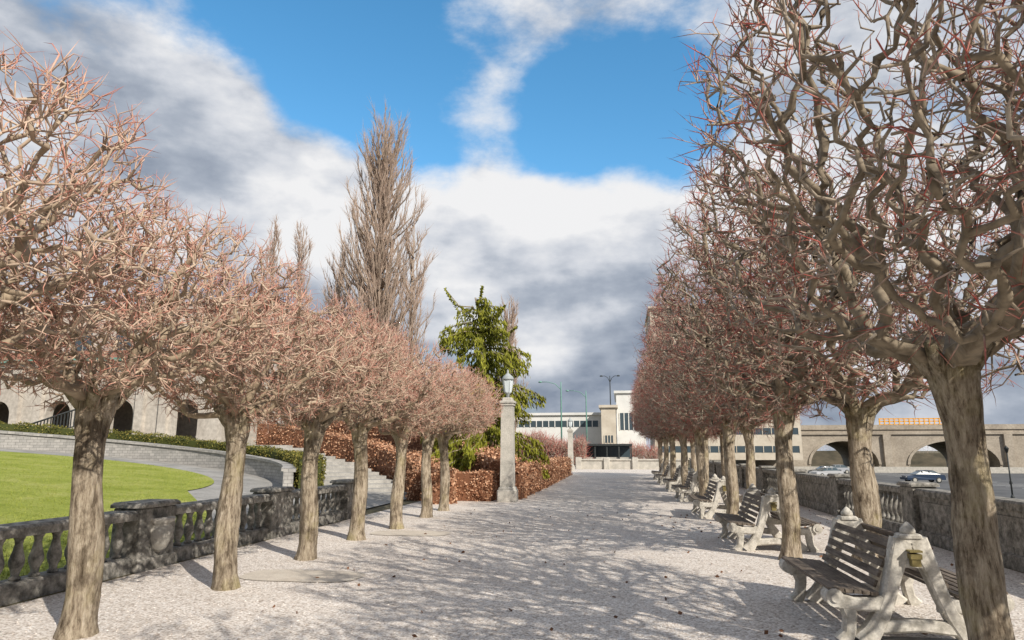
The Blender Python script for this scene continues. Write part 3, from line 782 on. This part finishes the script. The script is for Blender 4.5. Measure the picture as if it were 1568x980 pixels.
m=MB(); m.box(-5.2,1.2,72,78,2.05,2.25,0); m.box(-5.0,1.0,74.5,77.5,0,2.04,1)
for i in range(6): m.box(-5.1+i*1.22,-4.95+i*1.22,72.1,72.25,0,2.05,0)
m.box(-5,1,72.3,72.4,0,.9,2); m.obj('cafe_pavilion',[M_dark,M_glass,M_stone2])
m=MB(); m.box(-3.6,5.2,60.3,60.6,0,.75); m.cbox(-3.7,5.3,60.2,60.7,.75,.87,.02)
for x in (-3.6,-1.2,1.2,3.6): m.cbox(x-.25,x+.25,60.1,60.8,-.01,1.0,.03)
m.obj('low_stone_wall',[M_stone2])

# ------------------------------------------------------------------ street lamps
def streetlamp(x,y,H,double=False,arm=2.2):
    m=MB(); m.tube([(0,0,0),(0,0,H*.9),(0,0,H)],[.11,.07,.05],8); m.lathe([(.2,0),(.2,.3),(.12,.45)],(0,0,0),8)
    for s in ((-1,1) if double else (-1,)):
        m.tube([(0,0,H-.9),(s*arm*.3,0,H-.25),(s*arm*.7,0,H),(s*arm,0,H)],[.05,.045,.04,.04],6)
        m.lathe([(.02,-.1),(.20,-.08),(.24,.0),(.12,.09),(.02,.12)],(s*(arm+.2),0,H),10)
    m.obj('street_lamp',[M_copperg if not double else M_dark],(x,y,0))
streetlamp(-6.6,79,9.4); streetlamp(-4.2,89,9.2); streetlamp(-1.2,98,12,True,1.0)
def postlamp(x,y,zb,H=3.6):
    m=MB(); m.tube([(0,0,0),(0,0,H)],[.07,.045],8); m.lathe([(.16,0),(.16,.2),(.08,.4)],(0,0,0),8); m.lathe([(.08,0),(.17,.3),(.19,.32),(.05,.5),(0,.6)],(0,0,H),8)
    m.obj('post_lamp',[M_dark],(x,y,zb))
for x,y in ((44,88),(33.5,47),(53,120),(30,60),(61,108)): postlamp(x,y,-2.19)

# ------------------------------------------------------------------ bridge
def bridge():
    m=MB(); y0,y1=139,160; x0,x1=24,190; top=5.4
    arches=[(41.5,6.0),(60.5,7.6),(84,8),(106,8),(128,8)]; zb=-2.3; zs_=-1.0
    def und(x):
        for c,h in arches:
            if abs(x-c)<h: return zs_+ (4.3)*math.sqrt(max(0,1-((x-c)/h)**2))
        return zb
    xs_=sorted(set(list(np.arange(x0,x1,1.0))+[c+h*k for c,h in arches for k in (-.9999,-.98,-.93,-.85,-.7,.7,.85,.93,.98,.9999,-1.0001,1.0001)]+[x1]))
    for a,b in zip(xs_[:-1],xs_[1:]):
        ua,ub=und(a),und(b)
        v=[(a,y0,ua),(b,y0,ub),(b,y0,top),(a,y0,top),(a,y1,ua),(b,y1,ub),(b,y1,top),(a,y1,top)]
        m.add(v,[[0,1,2,3],[5,4,7,6],[3,2,6,7],[0,4,5,1]])
    m.box(x0,x1,y0-.35,y0-.003,top-.9,top-.55); m.box(x0,x1,y0-.25,y0+.3,top+.002,top+.9)
    for c,h in arches:
        k=16; prev=None
        for i in range(k+1):
            a=math.pi*i/k; p=(c-(h+.45)*math.cos(a),zs_+4.75*math.sin(a)); q=(c-h*math.cos(a),zs_+4.3*math.sin(a))
            if prev: m.prism_xz([prev[1],q,p,prev[0]],y0-.25,y0-.004)
            prev=(p,q)
        m.box(c+h+1.0,c+h+2.4,y0-.6,y0-.006,zb,top-.92)
    m.obj('arch_bridge',[two('bridge_concrete',(.36,.31,.25),(.50,.44,.36),.5,.9,.2,fine=3)],fixn=True)
bridge()
my,ty,py=nt('yellow_paint'); py.inputs['Base Color'].default_value=(.70,.34,.04,1); bump(ty,py,noise(ty,4),.05,.01)
m=MB()
for x in np.arange(50,68,.9): m.box(x,x+.22,144,144.1,5.4,7.7)
for z in (6.4,7.0,7.5): m.box(50,68,144.11,144.2,z,z+.22)
m.obj('yellow_railing',[my])
m=MB(); m.box(26,120,128,128.5,-2.2,-1.2); m.obj('parapet_wall',[M_stone2])

# ------------------------------------------------------------------ cars
def car(loc,rot,col,name='parked_car'):
    mp,tp,pp=nt('car_paint'); pp.inputs['Base Color'].default_value=(*col,1); pp.inputs['Roughness'].default_value=.25; pp.inputs['Metallic'].default_value=.3
    bump(tp,pp,noise(tp,30),.01,.002)
    m=MB()
    prof=[(-2.2,.35),(-2.22,.62),(-2.1,.82),(-1.3,.92),(-.6,.98),(1.4,.98),(2.1,.92),(2.2,.7),(2.2,.35)]
    def loft(prof,w0,w1,mat,zc):
        n=len(prof)
        v=[]
        for s in (-1,1):
            for x,z in prof:
                wv=w0 if z<zc else w1
                v.append((x,s*wv,z))
        f=[list(range(n)),list(range(2*n-1,n-1,-1))]+[[i,n+i,n+(i+1)%n,(i+1)%n] for i in range(n)]
        m.add(v,f,mat)
    loft(prof,.88,.84,0,.8)
    cab=[(-1.15,.975),(-.35,1.38),(.0,1.44),(.8,1.44),(1.1,1.38),(1.75,.975)]; loft(cab,.76,.60,1,1.2)
    loft([(-.42,1.39),(-.02,1.455),(.82,1.455),(1.15,1.39)],.61,.60,0,2)
    for x in (-.35,.45): m.box(x-.04,x+.04,-.70,.70,.98,1.40,0)
    k=16
    for wx in (-1.35,1.4):
        for s in (-1,1):
            ya=s*.72; yb=s*.9; v=[]
            for yy,rr in ((ya,.33),(yb,.33),(yb+.003*s,.2)):
                for i in range(k):
                    a=2*math.pi*i/k; v.append((wx+rr*math.cos(a),yy,.33+rr*math.sin(a)))
            m.add(v,[[i,(i+1)%k,k+(i+1)%k,k+i] for i in range(k)]+[[k+i,k+(i+1)%k,2*k+(i+1)%k,2*k+i] for i in range(k)],2)
            m.add(v[2*k:],[list(range(k))],3)
    m.box(-2.235,-2.2,.5,.78,.62,.76,4); m.box(-2.235,-2.2,-.78,-.5,.62,.76,4)
    o=m.obj(name,[mp,M_glass,M_dark,M_stone2,M_white],loc,fixn=True); o.rotation_euler=(0,0,rot)
car((35.5,90,-2.19),.1,(.03,.05,.09)); car((28.5,104,-2.19),.4,(.5,.5,.5)); car((30.5,112,-2.19),.2,(.10,.11,.12)); car((35,122,-2.19),.1,(.45,.46,.48))

# ------------------------------------------------------------------ fallen leaves
m=MB(); n=240; P=np.stack([rng.uniform(-4,5,n),rng.uniform(2.5,20,n),np.full(n,.018)],1)
leafcloud(m,P,.04,0,long=1.3,dirs=np.stack([rng.standard_normal(n),rng.standard_normal(n),np.zeros(n)],1)*3)
m.obj('fallen_leaves',[M_dead])
